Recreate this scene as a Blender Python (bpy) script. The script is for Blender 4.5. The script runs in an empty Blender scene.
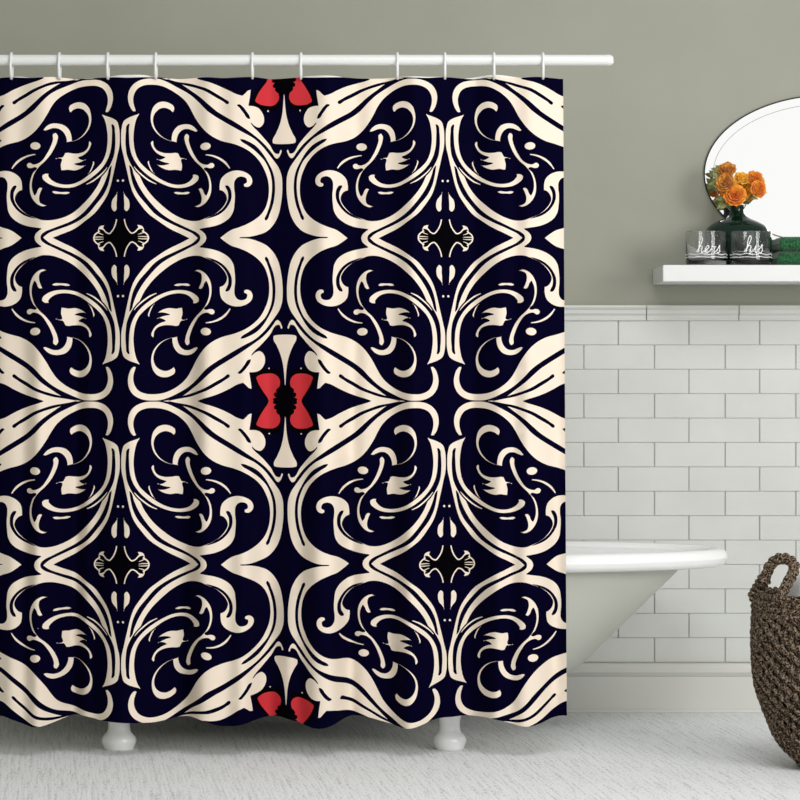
import bpy, bmesh, math, random
from mathutils import Vector, geometry
random.seed(7)
PI = math.pi
C = bpy.context.scene.collection
# ------------------------------------------------------------------ camera facts (metres; back wall is the plane y = 0)
H, D, F, HOR = 0.969, 8.0, 2824.0, 370.0

def at(px, py, d):
    return Vector(((px - 400) * d / F, d - D, H - (py - HOR) * d / F))

def lin(r, g, b):
    f = lambda c: c / 255 / 12.92 if c / 255 <= .04045 else ((c / 255 + .055) / 1.055) ** 2.4
    return (f(r), f(g), f(b), 1)

# ------------------------------------------------------------------ materials
def mat(name, col, rough=.5, metal=0, spec=.5, trans=0, ior=1.45, sheen=0, coat=0):
    m = bpy.data.materials.new(name); m.use_nodes = True
    b = m.node_tree.nodes['Principled BSDF']
    b.inputs['Base Color'].default_value = col
    b.inputs['Roughness'].default_value = rough
    b.inputs['Metallic'].default_value = metal
    b.inputs['Specular IOR Level'].default_value = spec
    b.inputs['Transmission Weight'].default_value = trans
    b.inputs['IOR'].default_value = ior
    b.inputs['Sheen Weight'].default_value = sheen
    b.inputs['Coat Weight'].default_value = coat
    return m

def nodes(m):
    nt = m.node_tree
    return nt, nt.nodes, nt.links, nt.nodes['Principled BSDF']

def noise_mat(m, c1, c2, scale, bump=.0, bscale=None, dist=.01, stretch=(1, 1, 1), detail=4, lo=.3, hi=.7):
    nt, N, L, b = nodes(m)
    tc = N.new('ShaderNodeTexCoord'); mp = N.new('ShaderNodeMapping'); mp.inputs['Scale'].default_value = stretch
    L.new(tc.outputs['Object'], mp.inputs['Vector'])
    n = N.new('ShaderNodeTexNoise'); n.inputs['Scale'].default_value = scale; n.inputs['Detail'].default_value = detail
    L.new(mp.outputs['Vector'], n.inputs['Vector'])
    r = N.new('ShaderNodeValToRGB'); r.color_ramp.elements[0].position = lo; r.color_ramp.elements[1].position = hi
    r.color_ramp.elements[0].color = c1; r.color_ramp.elements[1].color = c2
    L.new(n.outputs['Fac'], r.inputs['Fac']); L.new(r.outputs['Color'], b.inputs['Base Color'])
    if bump:
        n2 = N.new('ShaderNodeTexNoise'); n2.inputs['Scale'].default_value = bscale or scale; n2.inputs['Detail'].default_value = detail
        L.new(mp.outputs['Vector'], n2.inputs['Vector'])
        bp = N.new('ShaderNodeBump'); bp.inputs['Strength'].default_value = bump; bp.inputs['Distance'].default_value = dist
        L.new(n2.outputs['Fac'], bp.inputs['Height']); L.new(bp.outputs['Normal'], b.inputs['Normal'])
    return m

M = {}
M['navy'] = mat('navy_cloth', lin(3, 1, 27), .8, spec=.03)
M['black'] = mat('black_cloth', lin(2, 1, 4), .8, spec=.03)
M['cream'] = mat('cream_cloth', lin(232, 218, 201), .7, spec=.12)
M['red'] = mat('red_cloth', lin(196, 48, 56), .7, spec=.15)
M['lining'] = mat('white_lining', lin(238, 236, 230), .8)
M['paint'] = noise_mat(mat('greige_paint', lin(158, 159, 147), .85, spec=.2), lin(157, 158, 145), lin(163, 164, 152), 3, .05, 220, .001)
M['tile'] = noise_mat(mat('white_glazed_tile', lin(214, 215, 210), .3, spec=.35), lin(202, 204, 199), lin(210, 212, 208), 5, .04, 14, .004)
M['grout'] = mat('grout', lin(196, 196, 190), .9)
M['board'] = mat('white_painted_board', lin(206, 206, 201), .5, spec=.3)
M['enamel'] = mat('white_enamel', lin(246, 246, 246), .12, spec=.5, coat=.4)
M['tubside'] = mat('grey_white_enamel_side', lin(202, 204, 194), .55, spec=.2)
M['white'] = mat('white_plastic', lin(224, 225, 224), .3)
M['shelf'] = mat('white_lacquer', lin(226, 226, 226), .35)
M['mirror'] = mat('mirror_glass', (.96, .96, .96, 1), .0, metal=1)
M['frame'] = mat('dark_mirror_edge', lin(40, 40, 40), .35, metal=.6)
M['green_glass'] = mat('dark_green_glass', lin(3, 38, 27), .07, trans=.1, spec=.4)
M['glass'] = mat('clear_glass', (1, 1, 1, 1), .0, trans=1, ior=1.45)
M['letter'] = mat('white_etching', lin(250, 250, 250), .6)
M['towel'] = noise_mat(mat('green_cotton', lin(18, 84, 44), .95, sheen=.3), lin(4, 38, 18), lin(44, 120, 70), 190, .5, 400, .003)
M['cloth'] = noise_mat(mat('white_laundry_cloth', lin(222, 220, 218), .9, sheen=.2), lin(215, 213, 212), lin(228, 226, 226), 20, .3, 60, .01)
M['leaf'] = noise_mat(mat('olive_leaf', lin(96, 104, 52), .6), lin(92, 104, 50), lin(176, 176, 120), 90)
M['stem'] = mat('green_stem', lin(66, 92, 40), .6)
M['rope'] = noise_mat(mat('brown_rope', lin(96, 80, 66), .85, spec=.2), lin(24, 17, 12), lin(182, 158, 134), 230, 1.0, 400, .009, lo=.42, hi=.66)
M['core'] = mat('dark_basket_inside', lin(40, 31, 26), .9)

def rose_mat(name, c1, c2):
    m = mat(name, c1, .6, spec=.3, sheen=.2)
    return noise_mat(m, c1, c2, 45, lo=.35, hi=.65)
M['rose_orange'] = rose_mat('orange_petals', lin(214, 98, 14), lin(244, 164, 48))
M['rose_yellow'] = rose_mat('yellow_petals', lin(238, 168, 24), lin(250, 200, 60))
M['rose_rust'] = rose_mat('rust_gold_petals', lin(176, 92, 22), lin(234, 168, 70))

def floor_mat():
    m = mat('white_woven_floor', lin(222, 223, 224), .9, spec=.1)
    nt, N, L, b = nodes(m)
    tc = N.new('ShaderNodeTexCoord')
    def mapped(rot, sc):
        mp = N.new('ShaderNodeMapping'); mp.vector_type = 'TEXTURE'
        mp.inputs['Rotation'].default_value = (0, 0, math.radians(rot)); mp.inputs['Scale'].default_value = sc
        L.new(tc.outputs['Object'], mp.inputs['Vector']); return mp.outputs['Vector']
    # long diagonal ridges, broken up, over fine yarn
    n1 = N.new('ShaderNodeTexNoise'); n1.inputs['Scale'].default_value = 1; n1.inputs['Detail'].default_value = 2
    L.new(mapped(-83, (.2, .009, 1)), n1.inputs['Vector'])
    n2 = N.new('ShaderNodeTexNoise'); n2.inputs['Scale'].default_value = 1; n2.inputs['Detail'].default_value = 4
    L.new(mapped(0, (.006, .022, 1)), n2.inputs['Vector'])
    n3 = N.new('ShaderNodeTexNoise'); n3.inputs['Scale'].default_value = 1; n3.inputs['Detail'].default_value = 3
    L.new(mapped(0, (.10, .35, 1)), n3.inputs['Vector'])
    ad = N.new('ShaderNodeMath'); ad.operation = 'MULTIPLY_ADD'; ad.inputs[1].default_value = 1.3
    L.new(n1.outputs['Fac'], ad.inputs[0]); L.new(n2.outputs['Fac'], ad.inputs[2])
    bp = N.new('ShaderNodeBump'); bp.inputs['Strength'].default_value = .5; bp.inputs['Distance'].default_value = .004
    L.new(ad.outputs[0], bp.inputs['Height']); L.new(bp.outputs['Normal'], b.inputs['Normal'])
    r = N.new('ShaderNodeValToRGB'); r.color_ramp.elements[0].position = .32; r.color_ramp.elements[1].position = .5
    r.color_ramp.elements[0].color = lin(196, 198, 198); r.color_ramp.elements[1].color = lin(234, 235, 236)
    mm = N.new('ShaderNodeMath'); mm.operation = 'MULTIPLY_ADD'; mm.inputs[1].default_value = .5
    sb = N.new('ShaderNodeMath'); sb.operation = 'MULTIPLY'; sb.inputs[1].default_value = .5
    L.new(n2.outputs['Fac'], sb.inputs[0]); L.new(n1.outputs['Fac'], mm.inputs[0]); L.new(sb.outputs[0], mm.inputs[2])
    L.new(mm.outputs[0], r.inputs['Fac']); L.new(r.outputs['Color'], b.inputs['Base Color'])
    return m
M['floor'] = floor_mat()

# ------------------------------------------------------------------ helpers
def link(name, me, parent=None, loc=None):
    o = bpy.data.objects.new(name, me); C.objects.link(o)
    if parent: o.parent = parent
    if loc is not None: o.location = loc
    return o

def tag(o, label, cat, group=None):
    o['label'] = label; o['category'] = cat
    if group: o['group'] = group
    return o

def empty(name, loc):
    return link(name, None, None, loc)

def struct(o):
    o['kind'] = 'structure'; return o

def pybuild(name, verts, faces, m, parent=None, loc=None, smooth=True, mi=None):
    me = bpy.data.meshes.new(name); me.from_pydata([tuple(v) for v in verts], [], faces)
    for mm in (m if isinstance(m, list) else [m]): me.materials.append(mm)
    if smooth: me.polygons.foreach_set('use_smooth', [True] * len(me.polygons))
    if mi: me.polygons.foreach_set('material_index', mi)
    me.update()
    return link(name, me, parent, loc)

class MB:
    def __init__(s): s.v = []; s.f = []
    def add(s, v, f):
        k = len(s.v); s.v += [tuple(p) for p in v]; s.f += [tuple(i + k for i in q) for q in f]
    def box(s, a, b, bev=0):
        bm = bmesh.new(); bmesh.ops.create_cube(bm, size=1)
        for v in bm.verts:
            v.co = Vector([(a[i] + b[i]) / 2 + v.co[i] * (b[i] - a[i]) for i in range(3)])
        if bev: bmesh.ops.bevel(bm, geom=bm.edges[:], offset=bev, segments=2, affect='EDGES')
        bm.verts.index_update()
        s.add([v.co for v in bm.verts], [[v.index for v in f.verts] for f in bm.faces]); bm.free()
    def lathe(s, prof, c=(0, 0, 0), n=48, sx=1, sy=1, closed=False):
        k = len(prof); vs = []; fs = []
        for i in range(n):
            a = 2 * PI * i / n
            for r, z in prof: vs.append((c[0] + r * sx * math.cos(a), c[1] + r * sy * math.sin(a), c[2] + z))
        for i in range(n):
            j = (i + 1) % n
            for q in range(k if closed else k - 1):
                q2 = (q + 1) % k
                fs.append((i * k + q, j * k + q, j * k + q2, i * k + q2))
        s.add(vs, fs)
    def tube(s, pts, r, n=8, cap=True, closed=False):
        pts = [Vector(p) for p in pts]; m = len(pts); vs = []; fs = []
        rr = r if isinstance(r, (list, tuple)) else [r] * m
        up = None
        for i, p in enumerate(pts):
            if closed: t = (pts[(i + 1) % m] - pts[i - 1]).normalized()
            else: t = (pts[min(i + 1, m - 1)] - pts[max(i - 1, 0)]).normalized()
            if up is None: up = t.orthogonal().normalized()
            up = (up - t * up.dot(t)).normalized(); w = t.cross(up)
            for k in range(n):
                a = 2 * PI * k / n
                vs.append(p + (up * math.cos(a) + w * math.sin(a)) * rr[i])
        for i in range(m if closed else m - 1):
            i2 = (i + 1) % m
            for k in range(n):
                k2 = (k + 1) % n
                fs.append((i * n + k, i * n + k2, i2 * n + k2, i2 * n + k))
        if cap and not closed:
            fs.append(tuple(range(n))[::-1]); fs.append(tuple((m - 1) * n + k for k in range(n)))
        s.add(vs, fs)
    def build(s, name, m, parent=None, loc=None, smooth=True):
        o = pybuild(name, s.v, s.f, m, parent, loc, smooth)
        if smooth:
            try: o.data.set_sharp_from_angle(angle=math.radians(40))
            except Exception: pass
        return o

# ------------------------------------------------------------------ SETTING
TR = (370 - 320.6) / 353 + H          # top of the tiled field
m = MB(); m.box((-1.6, 0.0, 0), (3.4, .1, 2.7)); struct(m.build('wall_back', M['paint'], smooth=False))
m = MB(); m.box((-1.7, -9, 0), (-1.6, .1, 2.7)); struct(m.build('wall_left', M['paint'], smooth=False))
m = MB(); m.box((-1.7, -9, -.05), (3.4, .1, 0)); struct(m.build('floor', M['floor'], smooth=False))
# tiled wainscot: a grout bed and individually bevelled tiles (one surface)
tw, th = 70.6 / 353, 24.37 / 353
bed_y = -.006
zb = TR - 14 * th
m = MB(); m.box((-1.6, bed_y, zb - .002), (3.4, 0, TR + .003)); struct(m.build('trim_1', M['grout'], smooth=False))
m = MB()
x_odd = (617.8 - 400) / 353; x_even = (583.4 - 400) / 353
for r in range(14):
    base = x_odd if r % 2 == 0 else x_even
    z1 = TR - r * th; z0 = z1 - th
    k0 = math.ceil((-1.6 - base) / tw) - 1
    k = k0
    while base + k * tw < 3.4:
        a, b = max(-1.6, base + k * tw), min(3.4, base + (k + 1) * tw)
        if b - a > .02:
            j = random.uniform(-.0006, .0006)
            m.box((a + .0016, -.0105 + j, z0 + .0005), (b - .0016, bed_y, z1 - .0005), .0012)
        k += 1
struct(m.build('trim_2', M['tile']))
# profiled cap tiles
m = MB(); cw = 92.2 / 353; x = (646 - 400) / 353 - 9 * cw
ch = 15 / 353
prof = [(0, 0), (-.017, 0), (-.0175, .004), (-.015, .007), (-.015, .013), (-.018, .017), (-.021, .020), (-.021, .030), (-.025, .034), (-.027, .0385), (-.026, ch), (0, ch)]
while x < 3.4:
    a, b = max(x, -1.6) + .0012, min(x + cw, 3.4) - .0012
    if b > a:
        k = len(prof)
        vs = [(a, y, TR + z) for y, z in prof] + [(b, y, TR + z) for y, z in prof]
        fs = [(i, (i + 1) % k, k + (i + 1) % k, k + i) for i in range(k)] + [tuple(range(k))[::-1], tuple(range(k, 2 * k))]
        m.add(vs, fs)
    x += cw
o = struct(m.build('trim_3', M['tile'], smooth=False))
# baseboard: moulded top ledge, flat board, small shoe at the floor
hb = zb - .002
prof = [(0, 0), (-.028, 0), (-.030, .004), (-.027, .010), (-.022, .012), (-.022, hb - .038), (-.025, hb - .036), (-.030, hb - .030), (-.034, hb - .024), (-.034, hb - .012), (-.030, hb - .004), (-.026, hb), (0, hb)]
k = len(prof)
vs = [(-1.6, y, z) for y, z in prof] + [(3.4, y, z) for y, z in prof]
fs = [(i, (i + 1) % k, k + (i + 1) % k, k + i) for i in range(k)]
struct(pybuild('baseboard_back', vs, fs, M['board'], smooth=False))

YC = .95
# ------------------------------------------------------------------ THE CURTAIN
# one quarter of the printed repeat, traced in tenths of a unit; axes at left 12, right 1650, top 12, bottom 1646
def smooth(pts, n=5, closed=True):
    P = [(p[0], p[1]) for p in pts]; cor = [len(p) > 2 for p in pts]; N = len(P); out = []
    rng = N if closed else N - 1
    for i in range(rng):
        a, b = P[i], P[(i + 1) % N]
        pa, pb = P[(i - 1) % N], P[(i + 2) % N]
        ha = cor[i] or (not closed and i == 0); hb_ = cor[(i + 1) % N] or (not closed and i == N - 2)
        d = math.dist(a, b)
        def tan(p, q, r):
            d1 = max(math.dist(p, q), 1e-6); d2 = max(math.dist(q, r), 1e-6)
            t = [((q[j] - p[j]) / d1 * d2 + (r[j] - q[j]) / d2 * d1) / (d1 + d2) for j in (0, 1)]
            return t
        ta = None if ha else tan(pa, a, b); tb = None if hb_ else tan(a, b, pb)
        ch_ = ((b[0] - a[0]) / max(d, 1e-6), (b[1] - a[1]) / max(d, 1e-6))
        if ta is None and tb is None: steps = 1
        else: steps = n if d > 25 else 3
        if ta is None: ta = [(3 * ch_[j] - (tb[j] if tb else ch_[j])) / 2 for j in (0, 1)]
        if tb is None: tb = [(3 * ch_[j] - ta[j]) / 2 for j in (0, 1)]
        for s in range(steps):
            t = s / steps
            h0 = 2 * t**3 - 3 * t**2 + 1; h1 = t**3 - 2 * t**2 + t; h2 = -2 * t**3 + 3 * t**2; h3 = t**3 - t**2
            out.append(tuple(h0 * a[j] + h1 * d * ta[j] + h2 * b[j] + h3 * d * tb[j] for j in (0, 1)))
    if not closed: out.append(P[-1])
    return out

def stroke(pts, n=4):
    c = smooth([(x, y) for x, y, w in pts], n, closed=False)
    W = []; k = 0
    # widths interpolated along the centre line
    ln = [0]
    for i in range(1, len(c)): ln.append(ln[-1] + math.dist(c[i], c[i - 1]))
    kl = [min(range(len(c)), key=lambda i: math.dist(c[i], p[:2])) for p in pts]
    for i in range(len(c)):
        j = 0
        while j < len(kl) - 2 and i > kl[j + 1]: j += 1
        a, b = kl[j], kl[j + 1]
        t = 0 if b == a else max(0, min(1, (i - a) / (b - a)))
        W.append(pts[j][2] * (1 - t) + pts[j + 1][2] * t)
    L_, R_ = [], []
    for i in range(len(c)):
        a = c[max(0, i - 1)]; b = c[min(len(c) - 1, i + 1)]
        dx, dy = b[0] - a[0], b[1] - a[1]; q = math.hypot(dx, dy) or 1
        nx, ny = -dy / q * W[i] / 2, dx / q * W[i] / 2
        L_.append((c[i][0] + nx, c[i][1] + ny)); R_.append((c[i][0] - nx, c[i][1] - ny))
    return L_ + R_[::-1]

def ell(cx, cy, rx, ry, rot=0, n=14):
    return [(cx + rx * math.cos(a) * math.cos(rot) - ry * math.sin(a) * math.sin(rot), cy + rx * math.cos(a) * math.sin(rot) + ry * math.sin(a) * math.cos(rot)) for a in [2 * PI * i / n for i in range(n)]]

CR, NV, BK, RD = 1, 0, 2, 3
SH = []
def offset(pl, d):
    ar = sum(pl[i][0] * pl[(i + 1) % len(pl)][1] - pl[(i + 1) % len(pl)][0] * pl[i][1] for i in range(len(pl)))
    sg = 1 if ar > 0 else -1; out = []
    for i, p in enumerate(pl):
        a, b = pl[i - 1], pl[(i + 1) % len(pl)]
        dx, dy = b[0] - a[0], b[1] - a[1]; q = math.hypot(dx, dy) or 1
        out.append((p[0] + sg * dy / q * d, p[1] - sg * dx / q * d))
    return out
S = lambda col, pts: SH.append((col, offset(smooth(pts), {1: -4.6, 0: 1.5}.get(col, -2))))
# black grounds behind flower and fleur
S(BK, [(1451,-60,1),(1440,60),(1395,110),(1340,190),(1325,270),(1360,330),(1450,340),(1560,330),(1600,300),(1625,170),(1700,170,1),(1700,-60,1)])
S(BK, [(-20,1460,1),(48,1458,1),(60,1520),(90,1580),(125,1605),(160,1590),(200,1560),(250,1580),(290,1640),(290,1700,1),(-20,1700,1)])
# B upper leaf (joined to its mirror image along the top axis)
S(CR, [(415,0,1),(430,17,1),(490,25),(560,38),(600,56),(700,128),(800,205),(880,277),(950,337),(1050,402),(1150,462),(1250,527),(1340,592),(1420,657),(1482,722),(1530,785),(1556,822),(1576,831),(1602,812),(1618,780),(1626,742),(1614,732),(1603,745),(1592,772),(1580,774),(1500,675),(1400,560),(1345,505),(1318,468,1),(1358,505),(1400,517),(1440,480),(1452,430),(1440,370),(1400,318),(1345,298),(1300,297,1),(1308,250),(1317,190),(1323,132,1),(1290,140),(1265,165),(1235,192,1),(1180,175),(1100,132),(1000,85),(900,50),(840,33),(780,12,1),(780,-10,1)])
S(NV, [(470,12,1),(560,32),(700,58),(800,92),(880,122),(970,172),(1050,222),(1100,268),(1092,278),(1035,245),(950,198),(860,146),(780,112),(700,85),(600,55,1),(530,32)])
S(NV, [(1183,292),(1205,286),(1240,312),(1278,358),(1306,405),(1310,428),(1292,426),(1250,372),(1208,320)])
# A hook, leaf lobe, outer stem, ending in the pointed side
S(CR, [(150,360),(172,352),(166,330),(150,270),(148,225),(158,180),(195,122),(255,92),(340,85),(430,97),(520,135),(600,190),(655,245),(705,325),(750,410),(800,487),(860,557),(930,612),(1020,656),(1130,686),(1205,712),(1280,750),(1345,800),(1405,870),(1442,940),(1472,1020),(1486,1100),(1485,1200),(1470,1280),(1432,1370),(1380,1432),(1300,1490),(1195,1537),(1120,1562),(1060,1600),(1005,1644,1),(1005,1670,1),(1208,1670,1),(1208,1644,1),(1300,1640),(1400,1612),(1470,1578),(1530,1520),(1585,1425),(1620,1280),(1633,1110),(1625,1000),(1592,912),(1550,850),(1505,790),(1442,710),(1350,624),(1250,568),(1150,512),(1050,452),(950,390),(860,322),(800,258),(700,165),(560,80),(470,38),(400,17),(330,13),(270,16),(200,35),(135,80),(98,140),(85,210),(97,285),(120,335)])
S(NV, [(1213,640),(1235,640),(1290,660),(1360,700),(1440,790),(1487,870),(1522,940),(1543,1010),(1553,1100),(1549,1200),(1531,1300),(1497,1395),(1470,1455),(1460,1462),(1452,1452),(1470,1398),(1501,1300),(1520,1200),(1525,1100),(1516,1010),(1490,925),(1455,855),(1408,800),(1350,745),(1280,695),(1222,655)])
# side apex wedge between mirrored stems
# C twin stem: outer line, trunk, big S stem with hook
S(CR, [(205,380,1),(150,395),(90,418),(45,450),(22,520),(15,620),(20,720),(38,800),(60,900),(83,1000),(107,1100),(142,1200),(205,1300),(285,1400),(375,1470),(494,1551),(613,1610),(692,1650,1),(692,1680,1),(874,1680,1),(874,1646),(862,1608),(835,1580),(800,1556,1),(860,1547),(950,1530),(1050,1488),(1110,1440),(1145,1380),(1158,1300),(1162,1200),(1155,1130),(1160,1070),(1185,1035),(1230,1025),(1268,1042),(1274,1078),(1245,1098),(1248,1120),(1280,1131),(1318,1112),(1336,1070),(1320,1015),(1270,975),(1200,955),(1130,960),(1060,992),(1015,1040),(1000,1100),(1000,1158,1),(1035,1172),(1062,1205),(1073,1250),(1058,1290),(1020,1342),(968,1388),(905,1422),(860,1440),(800,1462),(700,1462),(620,1438),(535,1395),(415,1300),(318,1200),(250,1100),(203,1000),(160,930),(125,860),(110,800),(104,720),(100,640),(100,560),(98,505),(118,440,1)])
S(NV, [(96,484),(80,498),(70,560),(65,640),(68,720),(80,800),(112,880),(160,960),(250,1050),(340,1100),(420,1180),(380,1060),(260,960),(190,900),(140,820),(112,740),(102,660),(104,560),(104,494)])
# c2 dark line between outer line and S stem
S(NV, [(104,905,1),(118,1000),(142,1100),(190,1200),(268,1300),(356,1400),(440,1458),(530,1505),(640,1555),(730,1600),(782,1646,1),(782,1680,1),(806,1680,1),(806,1646),(800,1622),(775,1596),(700,1556),(590,1502),(500,1455),(410,1392),(312,1290),(238,1190),(183,1090),(147,1000),(120,920)])
S(NV, [(1065,1110),(1085,1112),(1112,1145),(1124,1200),(1120,1250),(1088,1318),(1042,1372),(985,1412),(910,1440),(855,1452,1),(925,1420),(985,1386),(1040,1340),(1076,1285),(1090,1240),(1088,1180)])
# E inner stem with swirl
S(CR, [(205,380,1),(178,440),(158,530),(150,620),(155,700),(170,780),(205,860),(262,925),(340,990),(430,1050),(520,1084),(600,1090),(670,1072),(712,1038),(728,1010),(722,993,1),(758,990),(792,1012),(790,1045),(752,1085),(690,1117),(600,1132),(500,1122),(400,1082),(300,1022),(220,952),(165,880),(125,800),(105,720),(97,620),(100,500),(118,440)])
SH.append((CR, [(203,382), (150,399), (105,418), (80,440), (80,480), (86,478), (97,478), (106,486), (140,470), (165,440), (182,418)]))
SH.append((CR, stroke([(152,922,5),(187,965,11),(237,1013,14),(302,1062,15),(366,1092,7)])))
S(CR, [(283,862),(296,850),(302,880),(320,930),(352,990,1),(318,965),(294,920)])
S(CR, [(42,1172,1),(68,1215),(98,1252),(110,1300),(102,1355),(76,1380),(56,1368),(48,1300)])
SH.append((CR, ell(38, 1062, 11, 12, .4)))
# F crescent
S(CR, [(528,356,1),(545,330),(540,290),(505,262),(440,246),(380,262),(335,308),(312,380),(311,450),(332,520),(380,585),(440,628),(515,655,1),(515,645,1),(440,612),(378,550),(348,490),(340,430),(358,372),(400,332),(450,318),(488,328)])
# G arc
S(CR, [(512,650,1),(514,600),(532,540),(575,490),(640,470),(700,475),(745,500),(784,548,1),(765,556),(730,545),(685,528),(640,530),(600,558),(577,600),(566,662,1)])
# H long S strand
S(CR, [(665,568),(690,585),(692,640),(712,710),(752,795),(800,862),(845,888),(888,892),(915,876),(942,880),(956,902),(942,930),(910,938),(862,930),(850,935),(885,975),(914,1040),(926,1130),(914,1210),(880,1272),(830,1316),(780,1332),(742,1318,1),(778,1306),(808,1288),(818,1250),(808,1195),(784,1142,1),(812,1132),(834,1148),(852,1190),(868,1212,1),(890,1160),(896,1100),(886,1040),(858,975),(815,920),(760,868),(705,795),(668,720),(645,650),(642,595)])
SH.append((CR, ell(862, 708, 54, 38, -.1)))
SH.append((CR, stroke([(862,795,8),(940,808,16),(1010,838,22),(1060,876,22),(1106,936,10)])))
# K leaf
S(CR, [(312,668),(335,647),(342,662),(344,690),(370,738),(430,766),(500,769),(560,763),(582,768,1),(592,790),(604,812),(640,820),(668,838,1),(614,836),(623,890),(617,952,1),(600,952),(560,945),(480,950),(420,930),(368,893,1),(430,896),(492,880,1),(432,868),(368,838,1),(410,838),(452,816,1),(405,800),(355,765),(322,715)])
S(CR, [(530,1174),(545,1167),(620,1170),(690,1167),(702,1173),(688,1189),(620,1197),(550,1189)])
# fleur at the left end of the bottom axis
SH.append((CR, stroke([(52,1456,12),(66,1515,13),(95,1570,13),(128,1601,13),(160,1590,12),(186,1562,12),(200,1545,10)])))
S(CR, [(176,1512,1),(208,1514),(236,1528),(250,1558),(246,1588),(222,1582),(234,1560),(208,1562),(186,1572),(190,1545)])
SH.append((CR, stroke([(230,1575,13),(256,1592,13),(280,1615,14),(289,1660,15)])))
SH.append((CR, stroke([(250,1588,9),(225,1600,8),(192,1612,4)])))
SH.append((CR, stroke([(278,1636,9),(235,1634,8),(190,1637,4)])))
# flower
S(RD, [(1480,12,1),(1480,-40,1),(1536,-40,1),(1534,12),(1526,26),(1540,40),(1566,44,1),(1545,58),(1536,78),(1545,94),(1568,94,1),(1558,112),(1568,135),(1590,150,1),(1598,175),(1600,210),(1580,255),(1545,282),(1470,290),(1400,277),(1362,250),(1372,210),(1400,150),(1440,85),(1470,40)])
SH.append((CR, ell(1486, 340, 7, 7)))
S(CR, [(1653,150,1),(1646,165),(1640,220),(1634,300),(1622,390),(1600,475),(1562,565),(1527,640),(1532,668),(1560,678),(1600,682),(1700,682,1),(1700,150,1)])

X0, X1, Y0, Y1 = 12.0, 1650.0, 12.0, 1646.0
def cell():
    V = []; E = []
    for col, pl in SH:
        k = len(V); V += [Vector(p) for p in pl]; n = len(pl)
        E += [(k + i, k + (i + 1) % n) for i in range(n)]
    k = len(V); V += [Vector(p) for p in ((X0, Y0), (X1, Y0), (X1, Y1), (X0, Y1))]; E += [(k, k + 1), (k + 1, k + 2), (k + 2, k + 3), (k + 3, k)]
    nx, ny = 44, 14
    for i in range(nx + 1):
        for j in range(ny + 1):
            V.append(Vector((X0 + (X1 - X0) * i / nx, Y0 + (Y1 - Y0) * j / ny)))
    r = geometry.delaunay_2d_cdt(V, E, [], 0, .6)
    vs, fs = r[0], r[2]
    bbs = []
    for col, pl in SH:
        xs = [p[0] for p in pl]; ys = [p[1] for p in pl]; bbs.append((min(xs), max(xs), min(ys), max(ys)))
    tris = []; cols = []
    for f in fs:
        cx = sum(vs[i].x for i in f) / len(f); cy = sum(vs[i].y for i in f) / len(f)
        if not (X0 < cx < X1 and Y0 < cy < Y1): continue
        c = NV
        for (col, pl), bb in zip(reversed(SH), reversed(bbs)):
            if not (bb[0] < cx < bb[1] and bb[2] < cy < bb[3]): continue
            ins = False; j = len(pl) - 1
            for i in range(len(pl)):
                xi, yi = pl[i]; xj, yj = pl[j]
                if (yi > cy) != (yj > cy) and cx < (xj - xi) * (cy - yi) / (yj - yi) + xi: ins = not ins
                j = i
            if ins: c = col; break
        tris.append(tuple(f)); cols.append(c)
    return vs, tris, cols

DC = D - YC                        # curtain plane
PXM = F / DC
TOPY, HEMY, LX, RX = 77.6, 721.5, -11.0, 566.0
def hemwave(x):
    pts = [(-40, 718), (0, 716), (35, 726), (77, 717), (105, 721), (150, 722.5), (190, 718), (225, 726), (275, 718), (318, 727), (355, 717.5), (405, 727), (447, 717.5), (485, 718), (525, 725.5), (566, 717), (600, 717)]
    for (a, ya), (b, yb) in zip(pts, pts[1:]):
        if x <= b:
            t = max(0, min(1, (x - a) / (b - a))); t = t * t * (3 - 2 * t)
            return ya + (yb - ya) * t - 721.5
    return -4
FD = [(222, 17, .6), (350, 16, .7), (25, 15, .5), (71, 13, .55), (176, 15, .35), (430, 15, .5), (512, 16, .5), (300, 14, .35), (125, 14, .3), (268, 14, .3), (392, 14, .25), (475, 13, .25)]
def fold(x, y):
    t = max(0, min(1, (y - 77) / 645)); a = .45 + .55 * t
    z = -.016 * math.sin((x - 12) / 97 * 2 * PI + .5 * t) - .003 * math.sin(x / 41 * 2 * PI + 1.1 * t + .6) - .0012 * math.sin(x / 23 * 2 * PI + y / 160)
    for c, w, s in FD:
        u = (x + 3 * math.sin(y / 170 + c) - c) / (w * .78)
        z += s * .020 * math.exp(-u * u)
    return z * a * 2.3
def cpos(x, y, off=0):
    t = (y - TOPY) / (HEMY - TOPY)
    xx = x + 4.0 * (t - .6) * (x / 566)
    yy = y + hemwave(x) * max(0, (y - 560) / (HEMY - 560)) ** 1.5 if y > 560 else y
    if y < 110: yy += 1.0 * math.sin((x - 11) / 48.4 * PI) ** 2 * (110 - y) / 33 - .4
    return Vector(((xx - 400) / PXM, -YC + fold(x, y) + off, H - (yy - HOR) / PXM))
def cnorm(x, y):
    a = cpos(x + 1, y) - cpos(x - 1, y); b = cpos(x, y + 1) - cpos(x, y - 1)
    n = b.cross(a).normalized()
    return n if n.y < 0 else -n

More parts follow.
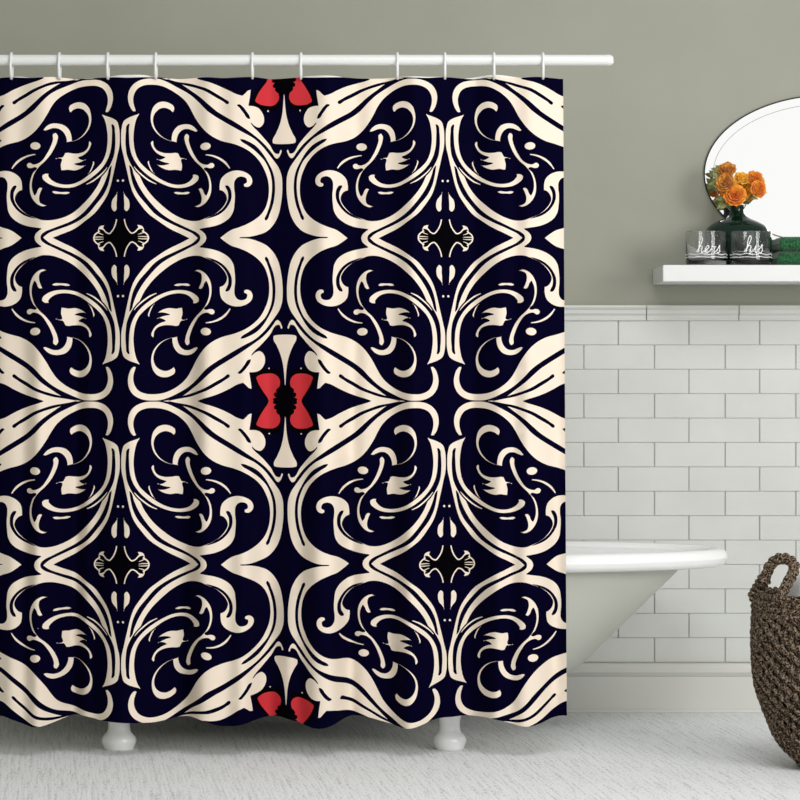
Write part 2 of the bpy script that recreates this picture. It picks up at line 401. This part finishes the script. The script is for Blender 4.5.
def make_curtain():
    vs, tris, cols = cell()
    bm = bmesh.new()
    lay = None
    colx = [(-42.6, 121.2, True), (121.2, 285.0, False), (285.0, 446.6, True), (446.6, 610.4, False)]
    rowy = [(40, 78.4, True), (78.4, 237.9, False), (237.9, 401.1, True), (401.1, 564.6, False), (564.6, 723.3, True), (723.3, 880, False)]
    rowy[0] = (78.4 - 159.5, 78.4, True)
    for xa, xb, mx in colx:
        for ya, yb, my in rowy:
            keep = {}
            for t, c in zip(tris, cols):
                co = []
                for i in t:
                    u = (vs[i].x - X0) / (X1 - X0); v = (vs[i].y - Y0) / (Y1 - Y0)
                    if mx: u = 1 - u
                    if my: v = 1 - v
                    co.append((xa + u * (xb - xa), ya + v * (yb - ya)))
                if max(p[1] for p in co) < TOPY or min(p[1] for p in co) > HEMY: continue
                if max(p[0] for p in co) < LX or min(p[0] for p in co) > RX: continue
                fv = []
                for i, p in zip(t, co):
                    if i not in keep: keep[i] = bm.verts.new((p[0], p[1], 0))
                    fv.append(keep[i])
                try: f = bm.faces.new(fv)
                except ValueError: continue
                f.material_index = c; f.smooth = True
    for co, no in (((0, TOPY, 0), (0, -1, 0)), ((0, HEMY, 0), (0, 1, 0)), ((LX, 0, 0), (-1, 0, 0)), ((RX, 0, 0), (1, 0, 0))):
        bmesh.ops.bisect_plane(bm, geom=bm.verts[:] + bm.edges[:] + bm.faces[:], dist=1e-5, plane_co=co, plane_no=no, clear_outer=True)
    bmesh.ops.remove_doubles(bm, verts=bm.verts[:], dist=.01)
    nm = []
    for v in bm.verts:
        x, y = v.co.x, v.co.y
        nm.append(tuple(cnorm(x, y))); v.co = cpos(x, y)
    for f in bm.faces:
        f.normal_update()
        if f.normal.y > 0: f.normal_flip()
    me = bpy.data.meshes.new('printed_cloth')
    bm.to_mesh(me); bm.free()
    for k in ('navy', 'cream', 'black', 'red'): me.materials.append(M[k])
    me.normals_split_custom_set_from_vertices(nm)
    root = empty('shower_curtain', (0, -YC, 0))
    tag(root, 'navy shower curtain with cream scrolling baroque pattern and small red flowers', 'shower curtain')
    o = link('printed_cloth', me, root, (0, YC, 0))
    # white lining behind, peeping over the top edge between rings
    nx, ny = 220, 60; V = []; Fc = []
    for j in range(ny + 1):
        y = TOPY + (HEMY - TOPY - 1.5) * j / ny
        for i in range(nx + 1):
            x = LX + .6 + (RX - LX - 1.4) * i / nx
            p = cpos(x, y, .0045)
            if j == 0:
                up = 0
                for a, b, h_ in ((108, 156, 3.0), (301, 345, 2.2), (466, 523, 2.6), (11, 30, 1.2), (398, 446, 1.4)):
                    if a < x < b: up = h_ * math.sin(PI * (x - a) / (b - a)) ** .7
                p.z += up / PXM
            V.append(p)
    for j in range(ny):
        for i in range(nx):
            a = j * (nx + 1) + i; Fc.append((a, a + nx + 1, a + nx + 2, a + 1))
    l = pybuild('lining', V, Fc, M['lining'], root, (0, YC, 0)); l['label'] = 'plain white back of the curtain'
    return root
make_curtain()

# rod and rings
RZ = H - (60.2 - HOR) / PXM; RR = .0137
root = empty('curtain_rod', (-1.6, -YC, RZ))
tag(root, 'white tubular shower rod running above the patterned curtain', 'curtain rod')
m = MB(); xe = (607 - 400) / PXM + 1.6
m.tube([(0.02, 0, 0), (xe, 0, 0)], RR, 24); m.build('tube', M['white'], root)
m = MB(); m.tube([(xe - .001, 0, 0), (xe + .006, 0, 0), (xe + .014, 0, 0), (xe + .017, 0, 0)], [RR * 1.04, RR * 1.04, RR * .8, RR * .3], 24); m.build('end_cap', M['white'], root)
m = MB(); m.tube([(0, 0, 0), (.008, 0, 0), (.008, 0, 0), (.02, 0, 0)], [.035, .035, .02, .018], 24); m.build('wall_flange', M['white'], root)
rings = [11.5, 59.5, 108, 156, 252.5, 301, 397.5, 445, 494, 543]
words = ['first', 'second', 'third', 'fourth', 'fifth', 'sixth', 'seventh', 'eighth', 'ninth', 'last']
extra = ['at the far left end of the rod', 'left of the scroll arch', 'where the left scrolls meet', 'above the scroll near the left',
         'left of the top red flower', 'right of the top red flower', 'above cream leaf tips', 'left of the top right scroll', 'one before the right end', 'nearest the free right edge']
rme = None
for i, px in enumerate(rings):
    if rme is None:
        m = MB(); pts = []
        top, bot = RR + .0035, -(78.6 - 60.2) / PXM
        pts = []
        for k in range(9):
            a = PI * k / 8; pts.append((0, -(RR + .0032) * math.cos(a), (RR + .0032) * math.sin(a) * 1.02))
        pts += [(0, RR + .003, -.01), (0, .014, -.024), (0, .012, -.038)]
        for k in range(1, 6):
            a = PI * k / 6; pts.append((0, .012 * math.cos(a), bot + .010 - .010 * math.sin(a)))
        pts += [(0, -.013, -.038), (0, -RR - .003, -.024), (0, -RR - .0034, -.01)]
        m.tube(pts, .0034, 10, closed=True)
        o = m.build('curtain_ring', M['white']); rme = o.data
    else:
        o = link('curtain_ring', rme)
    o.location = ((px - 400) / PXM, -YC, RZ)
    tag(o, '%s white curtain ring from the left, %s' % (words[i], extra[i]), 'curtain ring', 'slim white rings on the shower rod')

# ------------------------------------------------------------------ BATHTUB
def make_tub():
    cx = -.27; cy = -.42
    root = empty('bathtub', (cx, cy, 0))
    tag(root, 'white roll-top freestanding bathtub with sloping end standing behind the curtain', 'bathtub')
    hx, hy = 1.150, .378           # outer rim half sizes
    zt = .4925
    n = 96
    def ring(ax, ay, z, e=2.3):
        out = []
        for i in range(n):
            a = 2 * PI * i / n; c, s = math.cos(a), math.sin(a)
            out.append((ax * math.copysign(abs(c) ** (2 / e), c), ay * math.copysign(abs(s) ** (2 / e), s), z))
        return out
    def loft(rings, name, m_, cap0=False, cap1=False):
        V = [p for r in rings for p in r]; Fc = []
        for k in range(len(rings) - 1):
            for i in range(n):
                j = (i + 1) % n; Fc.append((k * n + i, k * n + j, (k + 1) * n + j, (k + 1) * n + i))
        if cap0: Fc.append(tuple(range(n))[::-1])
        if cap1: Fc.append(tuple((len(rings) - 1) * n + i for i in range(n)))
        o = pybuild(name, V, Fc, m_, root); return o
    # outer shell with a flange under the rim, ends slope inward almost in a straight line
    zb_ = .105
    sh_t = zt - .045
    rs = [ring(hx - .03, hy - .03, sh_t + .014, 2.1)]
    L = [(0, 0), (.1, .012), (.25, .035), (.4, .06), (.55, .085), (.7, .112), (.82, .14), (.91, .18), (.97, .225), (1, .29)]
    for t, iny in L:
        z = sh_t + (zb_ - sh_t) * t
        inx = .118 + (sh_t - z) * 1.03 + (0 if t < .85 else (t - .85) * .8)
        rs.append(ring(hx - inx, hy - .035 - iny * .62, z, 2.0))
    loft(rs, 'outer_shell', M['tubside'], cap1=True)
    # inside basin
    rs = [ring(hx - .04, hy - .042, zt - .012, 2.1)[::-1]]
    for t, iny in L:
        z = zt - .022 + (zb_ + .03 - zt + .022) * t
        inx = .145 + (zt - z) * 1.06 + (0 if t < .85 else (t - .85) * .8)
        rs.append(ring(hx - inx, hy - .055 - iny * .70, z, 2.0)[::-1])
    loft(rs, 'basin', M['enamel'], cap1=True)
    # rolled rim: fat at the front
    rs = []
    for k in range(14):
        a = 2 * PI * k / 13
        dz = .0242 * math.sin(a) - .0235; dr = .026 * math.cos(a) - .026
        rs.append(ring(hx + dr, hy + dr, zt + dz, 2.15)[::-1])
    loft(rs, 'rolled_rim', M['enamel'])
    # feet
    yk = -.775 - cy
    prof = [(0, 0), (.037, 0), (.040, .003), (.0405, .008), (.044, .016), (.0445, .024), (.042, .032), (.036, .039), (.031, .044), (.0285, .052), (.0275, .062), (.0285, .075), (.034, .092), (.040, .11), (.042, .13), (0, .132)]
    for lx, sc in (((119 - 400) * 7.225 / F - cx, 1), ((449.5 - 400) * 7.225 / F - cx, .97)):
        for sy in (1, -1):
            m = MB(); m.lathe([(r * sc, z) for r, z in prof], (lx, yk * sy if sy > 0 else -yk * .8, 0), 32)
            l = m.build('leg', M['enamel'], root)
make_tub()

# ------------------------------------------------------------------ SHELF
m = MB(); sz = 1.255; sx0 = (663 - 400) * 7.69 / F
root = empty('wall_shelf', (sx0, 0, sz - .0445)); tag(root, 'thick white floating shelf under the oval mirror', 'shelf')
m.box((0, -.31, 0), (.75, 0, .0445), .0015); m.build('board', M['shelf'], root)

# ------------------------------------------------------------------ MIRROR
def make_mirror():
    cx, cz, a, b = (830 - 400) / 353, H + (370 - 174) / 353, 126.5 / 353, 79.5 / 353
    root = empty('oval_mirror', (cx, 0, cz)); tag(root, 'large oval wall mirror with a thin dark rim, above the shelf', 'mirror')
    n = 128
    def rg(da, y): return [((a - da) * math.cos(2 * PI * i / n), y, (b - da) * math.sin(2 * PI * i / n)) for i in range(n)]
    def loft(rs, cap):
        V = [p for r in rs for p in r]; Fc = []
        for k in range(len(rs) - 1):
            for i in range(n):
                j = (i + 1) % n; Fc.append((k * n + i, k * n + j, (k + 1) * n + j, (k + 1) * n + i))
        if cap: Fc.append(tuple((len(rs) - 1) * n + i for i in range(n)))
        return V, Fc
    V, Fc = loft([rg(.003, -.0056), rg(.027, -.0062)], False)
    pybuild('bevel', V, Fc, M['mirror'], root, smooth=False)
    V, Fc = loft([rg(.0275, -.0062), rg(.030, -.0064)], True)
    pybuild('mirror_glass', V, Fc, M['mirror'], root, smooth=False)
    V, Fc = loft([rg(.0255, -.0055), rg(.0262, -.0068), rg(.0275, -.0068), rg(.0278, -.0055)], False)
    pybuild('bevel_line', V, Fc, mat('grey_bevel_line', lin(170, 170, 174), .3), root)
    V, Fc = loft([rg(0, 0), rg(0, -.0068), rg(.0034, -.0068), rg(.0037, -.004)], False)
    pybuild('rim', V, Fc, M['frame'], root)
make_mirror()

# ------------------------------------------------------------------ VASE
VX, VY = (737 - 400) * 7.9 / F, -.1005
def vase():
    root = empty('vase', (VX, VY, sz)); tag(root, 'squat dark green glass bottle vase holding the orange roses', 'vase')
    k = 1 / 357.5
    zt_ = (264.5 - 202) * k
    outer = [(0, .0), (.06, .0), (.082, .006), (.0895, .02), (.0912, .05), (.0915, .088), (.0900, .100), (.085, .110), (.076, .119), (.058, .129), (.040, .136), (.027, .143), (.0205, .151), (.0192, .160), (.0195, zt_ - .004), (.0215, zt_)]
    inner = [(.018, zt_), (.0165, zt_ - .006), (.0165, .150), (.026, .137), (.058, .122), (.084, .098), (.0865, .05), (.084, .02), (.06, .008), (0, .008)]
    m = MB(); m.lathe(outer + inner, n=64); m.build('glass_body', M['green_glass'], root)
    return zt_
VT = sz + vase()

# ------------------------------------------------------------------ ROSES
def petal(m, ang, r, w, h, lean, c, ax, seed):
    rnd = random.Random(seed)
    nu, nv = 7, 6; V = []; Fc = []
    for j in range(nv):
        v = j / (nv - 1)
        for i in range(nu):
            u = i / (nu - 1) * 2 - 1
            ww = w * math.sin(PI * (.16 + .74 * v) ) ** .6
            rad = r * (.25 + .75 * math.sin(v * PI / 2)) + lean * v * v * v
            edge = 1 - .22 * abs(u) ** 2.2 * v
            th = ang + u * ww / max(r, .004)
            zz = h * v * edge - (.18 * h * max(0, v - .75) * 4 * (lean / .01) if lean else 0)
            rr = rad * (1 + .05 * math.sin(u * 5 + seed)) - abs(u) * .0008
            V.append((rr * math.cos(th), rr * math.sin(th), zz))
    for j in range(nv - 1):
        for i in range(nu - 1):
            a = j * nu + i; Fc.append((a, a + 1, a + nu + 1, a + nu))
    q = Vector((0, 0, 1)).rotation_difference(ax)
    m.add([c + q @ Vector(p) for p in V], Fc)

def leaf(m, base, d, ln, w, up):
    d = Vector(d).normalized(); s = d.cross(Vector(up)).normalized(); nn = s.cross(d)
    V = []; Fc = []; n = 7
    for i in range(n):
        t = i / (n - 1); ww = w * math.sin(PI * t) ** .8 * (1 - .2 * t)
        c = Vector(base) + d * ln * t - nn * (.2 * ln * t * t)
        V += [c - s * ww + nn * .15 * ww, c - nn * .12 * ww, c + s * ww + nn * .15 * ww]
    for i in range(n - 1):
        for k in (0, 1):
            a = i * 3 + k; Fc.append((a, a + 1, a + 4, a + 3))
    m.add(V, Fc)

roses = [
 (727, 169, -.135, 9.0, 'rose_rust', (-.2, -.85, .55), 'rust-gold rose at the top of the bouquet', [(-1, -.1, .35)]),
 (724.5, 182, -.16, 9.5, 'rose_rust', (-.35, -.9, .3), 'rust-gold rose low on the left side of the bouquet', [(-1, -.1, .1), (-.8, .1, .9)]),
 (735, 194.5, -.165, 11.2, 'rose_orange', (-.05, -.95, .25), 'big front orange rose sitting right above the vase neck', [(-.8, -.1, -.5)]),
 (742, 177.5, -.125, 7.6, 'rose_yellow', (.1, -.8, .6), 'small yellow rose in the middle between rust and orange blooms', []),
 (756, 178.5, -.125, 9.3, 'rose_orange', (.3, -.85, .45), 'orange rose at the upper right of the bouquet', []),
 (759, 189, -.15, 8.8, 'rose_orange', (.4, -.9, .1), 'orange rose lowest on the right side of the bouquet', []),
 (746, 190, -.115, 8.0, 'rose_yellow', (.1, -.9, .3), 'yellow rose tucked between the big front rose and right-hand pair', [(.8, -.1, -.35)]),
]
for ri, (px, py, yy, rp, mk, ax, lab, lvs) in enumerate(roses):
    d = D + yy; c = at(px, py, d); c.y = yy; R = rp / (F / d); ax = Vector(ax).normalized()
    root = empty('rose', (VX, VY, VT - .05)); off = root.location
    tag(root, lab, 'rose', 'orange and yellow roses in the green vase')
    m = MB(); base = c - ax * R * .75
    for k in range(3): petal(m, k * 2.1 + ri, R * .16, R * .26, R * 1.05, 0, base, ax, k)
    for k in range(4): petal(m, k * 1.57 + .4 + ri, R * .33, R * .42, R * 1.12, R * .03, base, ax, k + 5)
    for k in range(5): petal(m, k * 1.257 + .1 + ri, R * .52, R * .55, R * 1.10, R * .08, base, ax, k + 9)
    for k in range(5): petal(m, k * 1.257 + .8 + ri, R * .70, R * .66, R * .98, R * .14, base, ax, k + 14)
    for k in range(6): petal(m, k * 1.047 + .3 + ri, R * .84, R * .72, R * .78, R * .22, base, ax, k + 20)
    m.lathe([(0, -.02 * R), (R * .3, 0), (R * .5, R * .2), (R * .45, R * .5), (0, R * .62)], (0, 0, 0), 12)
    k0 = len(m.v) - 60; q = Vector((0, 0, 1)).rotation_difference(ax)
    for i in range(k0, len(m.v)): m.v[i] = tuple(base + q @ Vector(m.v[i]))
    m.v = [tuple(Vector(v) - off) for v in m.v]
    o = m.build('bloom', M[mk], root); o.modifiers.new('thick', 'SOLIDIFY').thickness = .0006
    a = ri * 2.4; inside = Vector((VX + .008 * math.cos(a), VY + .008 * math.sin(a), VT - .03)) - off
    e = base - off; low = Vector((VX - .02 * math.cos(a), VY - .02 * math.sin(a), sz + .04)) - off
    mid = (inside + e) / 2 + Vector((0, .004, .004))
    m = MB(); m.tube([low, inside, mid, e], .0016, 8); m.build('stem', M['stem'], root)
    if lvs:
        m = MB()
        for lv in lvs:
            leaf(m, e + Vector((0, .006, 0)), lv, R * 1.9, R * .42, (.1, -1, .3))
            leaf(m, e + Vector((0, .008, -.004)), (lv[0], lv[1], lv[2] + .55), R * 1.7, R * .38, (.1, -1, .3))
        o = m.build('leaf', M['leaf'], root); o.modifiers.new('thick', 'SOLIDIFY').thickness = .0006

# ------------------------------------------------------------------ TUMBLERS with script lettering
def letters(word):
    # cursive strokes, units: x-height 1
    G = {
     'h': ([[(0, .1), (.25, .5), (.5, 1.3), (.55, 1.95), (.38, 2.15), (.25, 1.8), (.27, 1.0), (.28, 0), (.3, .45), (.5, .9), (.72, .85), (.72, .3), (.85, .02), (1.1, .2)]], 1.1),
     'e': ([[(0, .2), (.3, .4), (.58, .75), (.42, 1.0), (.18, .7), (.2, .2), (.45, 0), (.8, .25)]], .8),
     'r': ([[(0, .25), (.2, .7), (.28, 1.05), (.38, .85), (.62, .88), (.55, .3), (.66, .02), (.9, .22)]], .9),
     's': ([[(0, .22), (.3, .7), (.42, 1.05), (.5, .6), (.62, .25), (.4, -.03), (.15, .12)]], .75),
     'i': ([[(0, .2), (.2, .6), (.27, .95), (.25, .3), (.36, .02), (.62, .2)], [(.32, 1.35), (.34, 1.42)]], .62)}
    out = []; x = 0
    for ch_ in word:
        st, adv = G[ch_]
        out += [[(x + a, b) for a, b in s_] for s_ in st]; x += adv
    return out, x

def tumbler(px, word, lab):
    d = 7.75; x = (px - 400) * d / F; y = -.2502
    root = empty('tumbler', (x, y, sz)); tag(root, lab, 'glass', 'clear lettered tumblers on the shelf')
    R, h = .0565, .0935
    outer = [(0, 0), (R * .93, 0), (R * .97, .003), (R, .012), (R, .02), (R, .04), (R, .06), (R, .08), (R, h - .001), (R - .001, h)]
    inner = [(R - .0026, h), (R - .0034, h - .004), (R - .0036, .018), (R - .007, .013), (0, .0125)]
    m = MB(); m.lathe(outer + inner, n=120)
    m.build('glass_body', M['glass'], root)
    # etched wavy band and facets at the foot
    m = MB()
    for zz, amp in ((.030, .0016), (.022, .0008)):
        m.tube([((R + .0004) * math.cos(a), (R + .0004) * math.sin(a), zz + amp * math.sin(a * 9)) for a in [2 * PI * i / 90 for i in range(90)]], .0009, 6, closed=True)
    o = m.build('etched_band', M['letter'], root); o['label'] = 'frosted wavy band low on the glass'
    st, wd = letters(word)
    m = MB(); s = .0195 if len(word) == 4 else .0215
    for k, stp in enumerate(st):
        c = smooth([(a, b) for a, b in stp], 5, closed=False)
        P = []
        for a, b in c:
            th = ((a - wd / 2) * s + .25 * (b) * s * .8) / R
            P.append(((R + .0008) * math.sin(th), -(R + .0008) * math.cos(th), .034 + b * s))
        m.tube(P, .0013, 6)
    o = m.build('lettering', M['letter'], root); o['label'] = 'white script word ' + word
tumbler(706.3, 'hers', 'left clear tumbler with white script lettering hers')
tumbler(751, 'his', 'right clear tumbler with white script lettering his')

# ------------------------------------------------------------------ GREEN TOWEL
def towel():
    x0 = (772.5 - 400) * 7.88 / F
    root = empty('folded_towel', (x0, -.13, sz)); tag(root, 'dark green chunky knitted towel folded in two layers on the shelf', 'towel')
    for li, (z0, z1, ox) in enumerate(((0, .042, 0), (.041, .082, .006))):
        V = []; Fc = []; nu, nv = 200, 120
        L_, W_, hh = .25 - ox, .20, (z1 - z0) / 2
        for j in range(nv):
            a = 2 * PI * j / nv; c, s_ = math.cos(a), math.sin(a); e = 3.2
            yy = W_ / 2 * math.copysign(abs(c) ** (2 / 6), c); zz = hh * math.copysign(abs(s_) ** (2 / e), s_)
            for i in range(nu):
                t = i / (nu - 1); x = ox + L_ * t
                ed = min(1, (t * L_) / .012); ed2 = min(1, ((1 - t) * L_) / .012)
                k = (1 - (1 - ed) ** 2.4) ** (1 / 2.4) * (1 - (1 - ed2) ** 2.4) ** (1 / 2.4)
                u, w_ = x / .0062, (j / nv * 2 * (W_ + 2 * hh)) / .0062
                b = .0019 * (abs(math.sin((u + w_) * 1.1)) + abs(math.sin((u - w_) * 1.1)) - 1)
                V.append((x, yy * (.9 + .1 * k), z0 + hh + (zz + math.copysign(b, s_)) * max(k, .03) * .97))
                if abs(c) > .7: V[-1] = (V[-1][0], V[-1][1] + math.copysign(b * 1.4, c) - math.copysign(.002, c), V[-1][2])
        for j in range(nv):
            for i in range(nu - 1):
                j2 = (j + 1) % nv; Fc.append((j * nu + i, j * nu + i + 1, j2 * nu + i + 1, j2 * nu + i))
        pybuild('towel_layer', V, Fc, M['towel'], root)
towel()

# ------------------------------------------------------------------ BASKET
def basket():
    d = 6.876; k = F / d; bx, by = (832 - 400) / k, d - D
    root = empty('rope_basket', (bx, by, 0)); tag(root, 'brown woven rope laundry basket standing on the floor at right', 'basket')
    P = [(.060, .006), (.088, .022), (.112, .044), (.136, .075), (.152, .112), (.166, .150), (.180, .190), (.187, .235), (.190, .290), (.190, .340), (.187, .385), (.186, .408)]
    PP = smooth([(r, z) for r, z in P], 5, closed=False)
    prof = [(r - .012, z) for r, z in PP]
    m = MB(); m.lathe([(0, .008)] + prof + [(prof[-1][0] - .008, prof[-1][1])] + [(max(r - .020, .0), z + .004) for r, z in PP[::-1]] + [(0, .016)], n=64)
    m.build('inner_wall', M['core'], root)
    # arc-length parametrisation
    ln = [0]
    for i in range(1, len(PP)): ln.append(ln[-1] + math.dist(PP[i], PP[i - 1]))
    def on(s):
        s = max(0, min(ln[-1], s)); i = 1
        while i < len(ln) - 1 and ln[i] < s: i += 1
        t = (s - ln[i - 1]) / (ln[i] - ln[i - 1]); a, b = PP[i - 1], PP[i]
        tx, tz = b[0] - a[0], b[1] - a[1]; q = math.hypot(tx, tz)
        return a[0] + (b[0] - a[0]) * t, a[1] + (b[1] - a[1]) * t, tz / q, -tx / q
    NC = 54; pitch = .064
    m = MB()
    for c in range(NC):
        th0 = 2 * PI * c / NC; hand = 1
        for st in range(2):
            pts = []; rad = []
            ns = int(ln[-1] / .0062)
            for i in range(ns + 1):
                s = ln[-1] * i / ns; r, z, nx, nz = on(s)
                wdt = r / .19
                ph = 2 * PI * s / pitch + st * PI + (c % 2) * PI * .5
                lat = .0088 * math.cos(ph) * max(.35, wdt) + .0045 * math.sin(2 * PI * s / .074 + 0.3); rd = .0078 * math.sin(ph) - .005
                rr = r + rd * nx; th = th0 + lat / max(r, .03)
                pts.append((rr * math.cos(th), rr * math.sin(th), max(z + rd * nz, .007))); rad.append(.0066 * max(.45, wdt ** .8))
            m.tube(pts, rad, 6)
    m.build('woven_body', M['rope'], root)
    # bottom coil
    m = MB(); m.lathe([(0, .0), (.07, .0), (.085, .006), (.09, .016), (.07, .02), (0, .02)], n=48); m.build('base', M['rope'], root)
    # horizontal twisted rope courses at the rim
    m = MB()
    for q in range(4):
        zc = .378 + q * .0145; rc = .187 + .001 * (q % 2)
        for st in range(2):
            n = 260; pts = []
            for i in range(n):
                a = 2 * PI * i / n; ph = a * 30 + st * PI + q
                rr = rc + .0045 * math.cos(ph); pts.append((rr * math.cos(a), rr * math.sin(a), zc + .0045 * math.sin(ph)))
            m.tube(pts, .0054, 6, closed=True)
    m.build('rim', M['rope'], root)
    # twisted handles standing on the rim
    def handle(f):
        hp = [(753, 599), (757, 589), (763, 577), (767, 565), (774, 557.5), (783, 557), (789, 562.5), (787, 571), (781, 580), (776, 588), (773, 598)]
        pts = []
        for i, (px, py) in enumerate(hp):
            t = i / (len(hp) - 1)
            x = (px - 400) / k - bx; z = H - (py - HOR) / k
            yy = -(.01 + .13 * t); 
            pts.append((x, yy, z))
        c3 = []
        for i in range(len(pts) - 1):
            for s in range(8):
                t = s / 8; p0 = pts[max(0, i - 1)]; p1 = pts[i]; p2 = pts[i + 1]; p3 = pts[min(len(pts) - 1, i + 2)]
                c3.append(Vector([.5 * (2 * p1[j] + (p2[j] - p0[j]) * t + (2 * p0[j] - 5 * p1[j] + 4 * p2[j] - p3[j]) * t * t + (-p0[j] + 3 * p1[j] - 3 * p2[j] + p3[j]) * t ** 3) for j in range(3)]))
        c3 = [f(p) for p in c3]
        m = MB()
        for st in range(3):
            P_ = []; up = Vector((0, 1, 0))
            for i, p in enumerate(c3):
                t = (c3[min(i + 1, len(c3) - 1)] - c3[max(i - 1, 0)]).normalized(); u = (up - t * up.dot(t)).normalized(); w = t.cross(u)
                ph = i * .42 + st * 2 * PI / 3; P_.append(p + (u * math.cos(ph) + w * math.sin(ph)) * .0072)
            m.tube(P_, .0073, 7)
        # wrapping where the handle meets the rim
        for q in range(5):
            p = c3[3 + q * 3]; t = (c3[4 + q * 3] - c3[2 + q * 3]).normalized(); u = t.orthogonal().normalized(); w = t.cross(u)
            m.tube([p + (u * math.cos(a) + w * math.sin(a)) * .0152 for a in [2 * PI * i / 16 for i in range(16)]], .0036, 6, closed=True)
        m.build('handle', M['rope'], root)
    handle(lambda p: p)
    handle(lambda p: Vector((-p.x, -p.y, p.z)))
    # white cloth heaped inside
    V = []; Fc = []; n, kk = 64, 22
    for j in range(kk):
        t = j / (kk - 1)
        for i in range(n):
            a = 2 * PI * i / n
            r = .133 * math.sin(t * PI / 2) ** .9
            z = .40 + .115 * (1 - t ** 1.5) + .008 * math.sin(a * 5 + t * 6) * t + .006 * math.sin(a * 3 + t * 9) * (1 - t) * t * 3
            V.append((r * math.cos(a), r * math.sin(a), z - .30 * max(0, t - .93)))
    for j in range(kk - 1):
        for i in range(n): 
            i2 = (i + 1) % n; Fc.append((j * n + i, (j + 1) * n + i, (j + 1) * n + i2, j * n + i2))
    # tucked-in underside so it rests on the basket floor
    base_i = len(V)
    for z, r in ((.33, .14), (.22, .12), (.10, .09), (.03, .045)):
        for i in range(n):
            a = 2 * PI * i / n; V.append((r * math.cos(a), r * math.sin(a), z))
    for j in range(kk - 1, kk + 3):
        for i in range(n):
            i2 = (i + 1) % n; Fc.append((j * n + i, (j + 1) * n + i, (j + 1) * n + i2, j * n + i2))
    Fc.append(tuple(base_i + 3 * n + i for i in range(n)))
    o = pybuild('white_laundry', V, Fc, M['cloth'], None, (bx + .026, by, 0))
    tag(o, 'white cloth heaped inside the brown rope basket', 'laundry')
basket()

# ------------------------------------------------------------------ LIGHT
w = bpy.data.worlds.new('room_light'); bpy.context.scene.world = w; w.use_nodes = True
nt = w.node_tree; bg = nt.nodes['Background']
# even daylight, with a bright lobe added behind the camera to whiten the mirror
tc = nt.nodes.new('ShaderNodeTexCoord'); dt = nt.nodes.new('ShaderNodeVectorMath'); dt.operation = 'DOT_PRODUCT'; dt.inputs[1].default_value = (0, -1, 0)
nt.links.new(tc.outputs['Generated'], dt.inputs[0])
mr = nt.nodes.new('ShaderNodeMapRange'); mr.interpolation_type = 'SMOOTHSTEP'
mr.inputs['From Min'].default_value = .72; mr.inputs['From Max'].default_value = .92
mr.inputs['To Min'].default_value = .45; mr.inputs['To Max'].default_value = 1.0
nt.links.new(dt.outputs['Value'], mr.inputs['Value']); nt.links.new(mr.outputs['Result'], bg.inputs['Strength'])
bg.inputs['Color'].default_value = (1, 1, .985, 1)
def area(loc, tgt, sx, sy, e, col=(1, 1, 1)):
    l = bpy.data.lights.new('unseen_area_light', 'AREA'); l.shape = 'RECTANGLE'; l.size = sx; l.size_y = sy; l.energy = e; l.color = col
    o = bpy.data.objects.new('unseen_area_light', l); C.objects.link(o); o.location = loc
    o.rotation_euler = (Vector(tgt) - Vector(loc)).to_track_quat('-Z', 'Y').to_euler()
area((3.7, -5.0, 1.9), (0, -.6, .8), 2.0, 1.8, 128, (1, .98, .95))  # soft key from the right, standing in for an unseen window
area((.6, -3.6, 3.0), (.6, -3.2, 0), 1.6, 1.6, 56, (.98, .99, 1))  # unseen overhead fill, added to brighten the floor in front of the curtain

cam = bpy.data.cameras.new('camera'); co = bpy.data.objects.new('camera', cam); C.objects.link(co)
co.location = (0, -D, H); co.rotation_euler = (PI / 2, 0, 0)
cam.sensor_width = 36; cam.lens = F * 36 / 800; cam.shift_y = -(400 - HOR) / 800; cam.clip_end = 100
bpy.context.scene.camera = co
vs_ = bpy.context.scene.view_settings
vs_.view_transform = 'Standard'; vs_.look = 'None'; vs_.gamma = 1; vs_.use_curve_mapping = False; vs_.exposure = 0.0
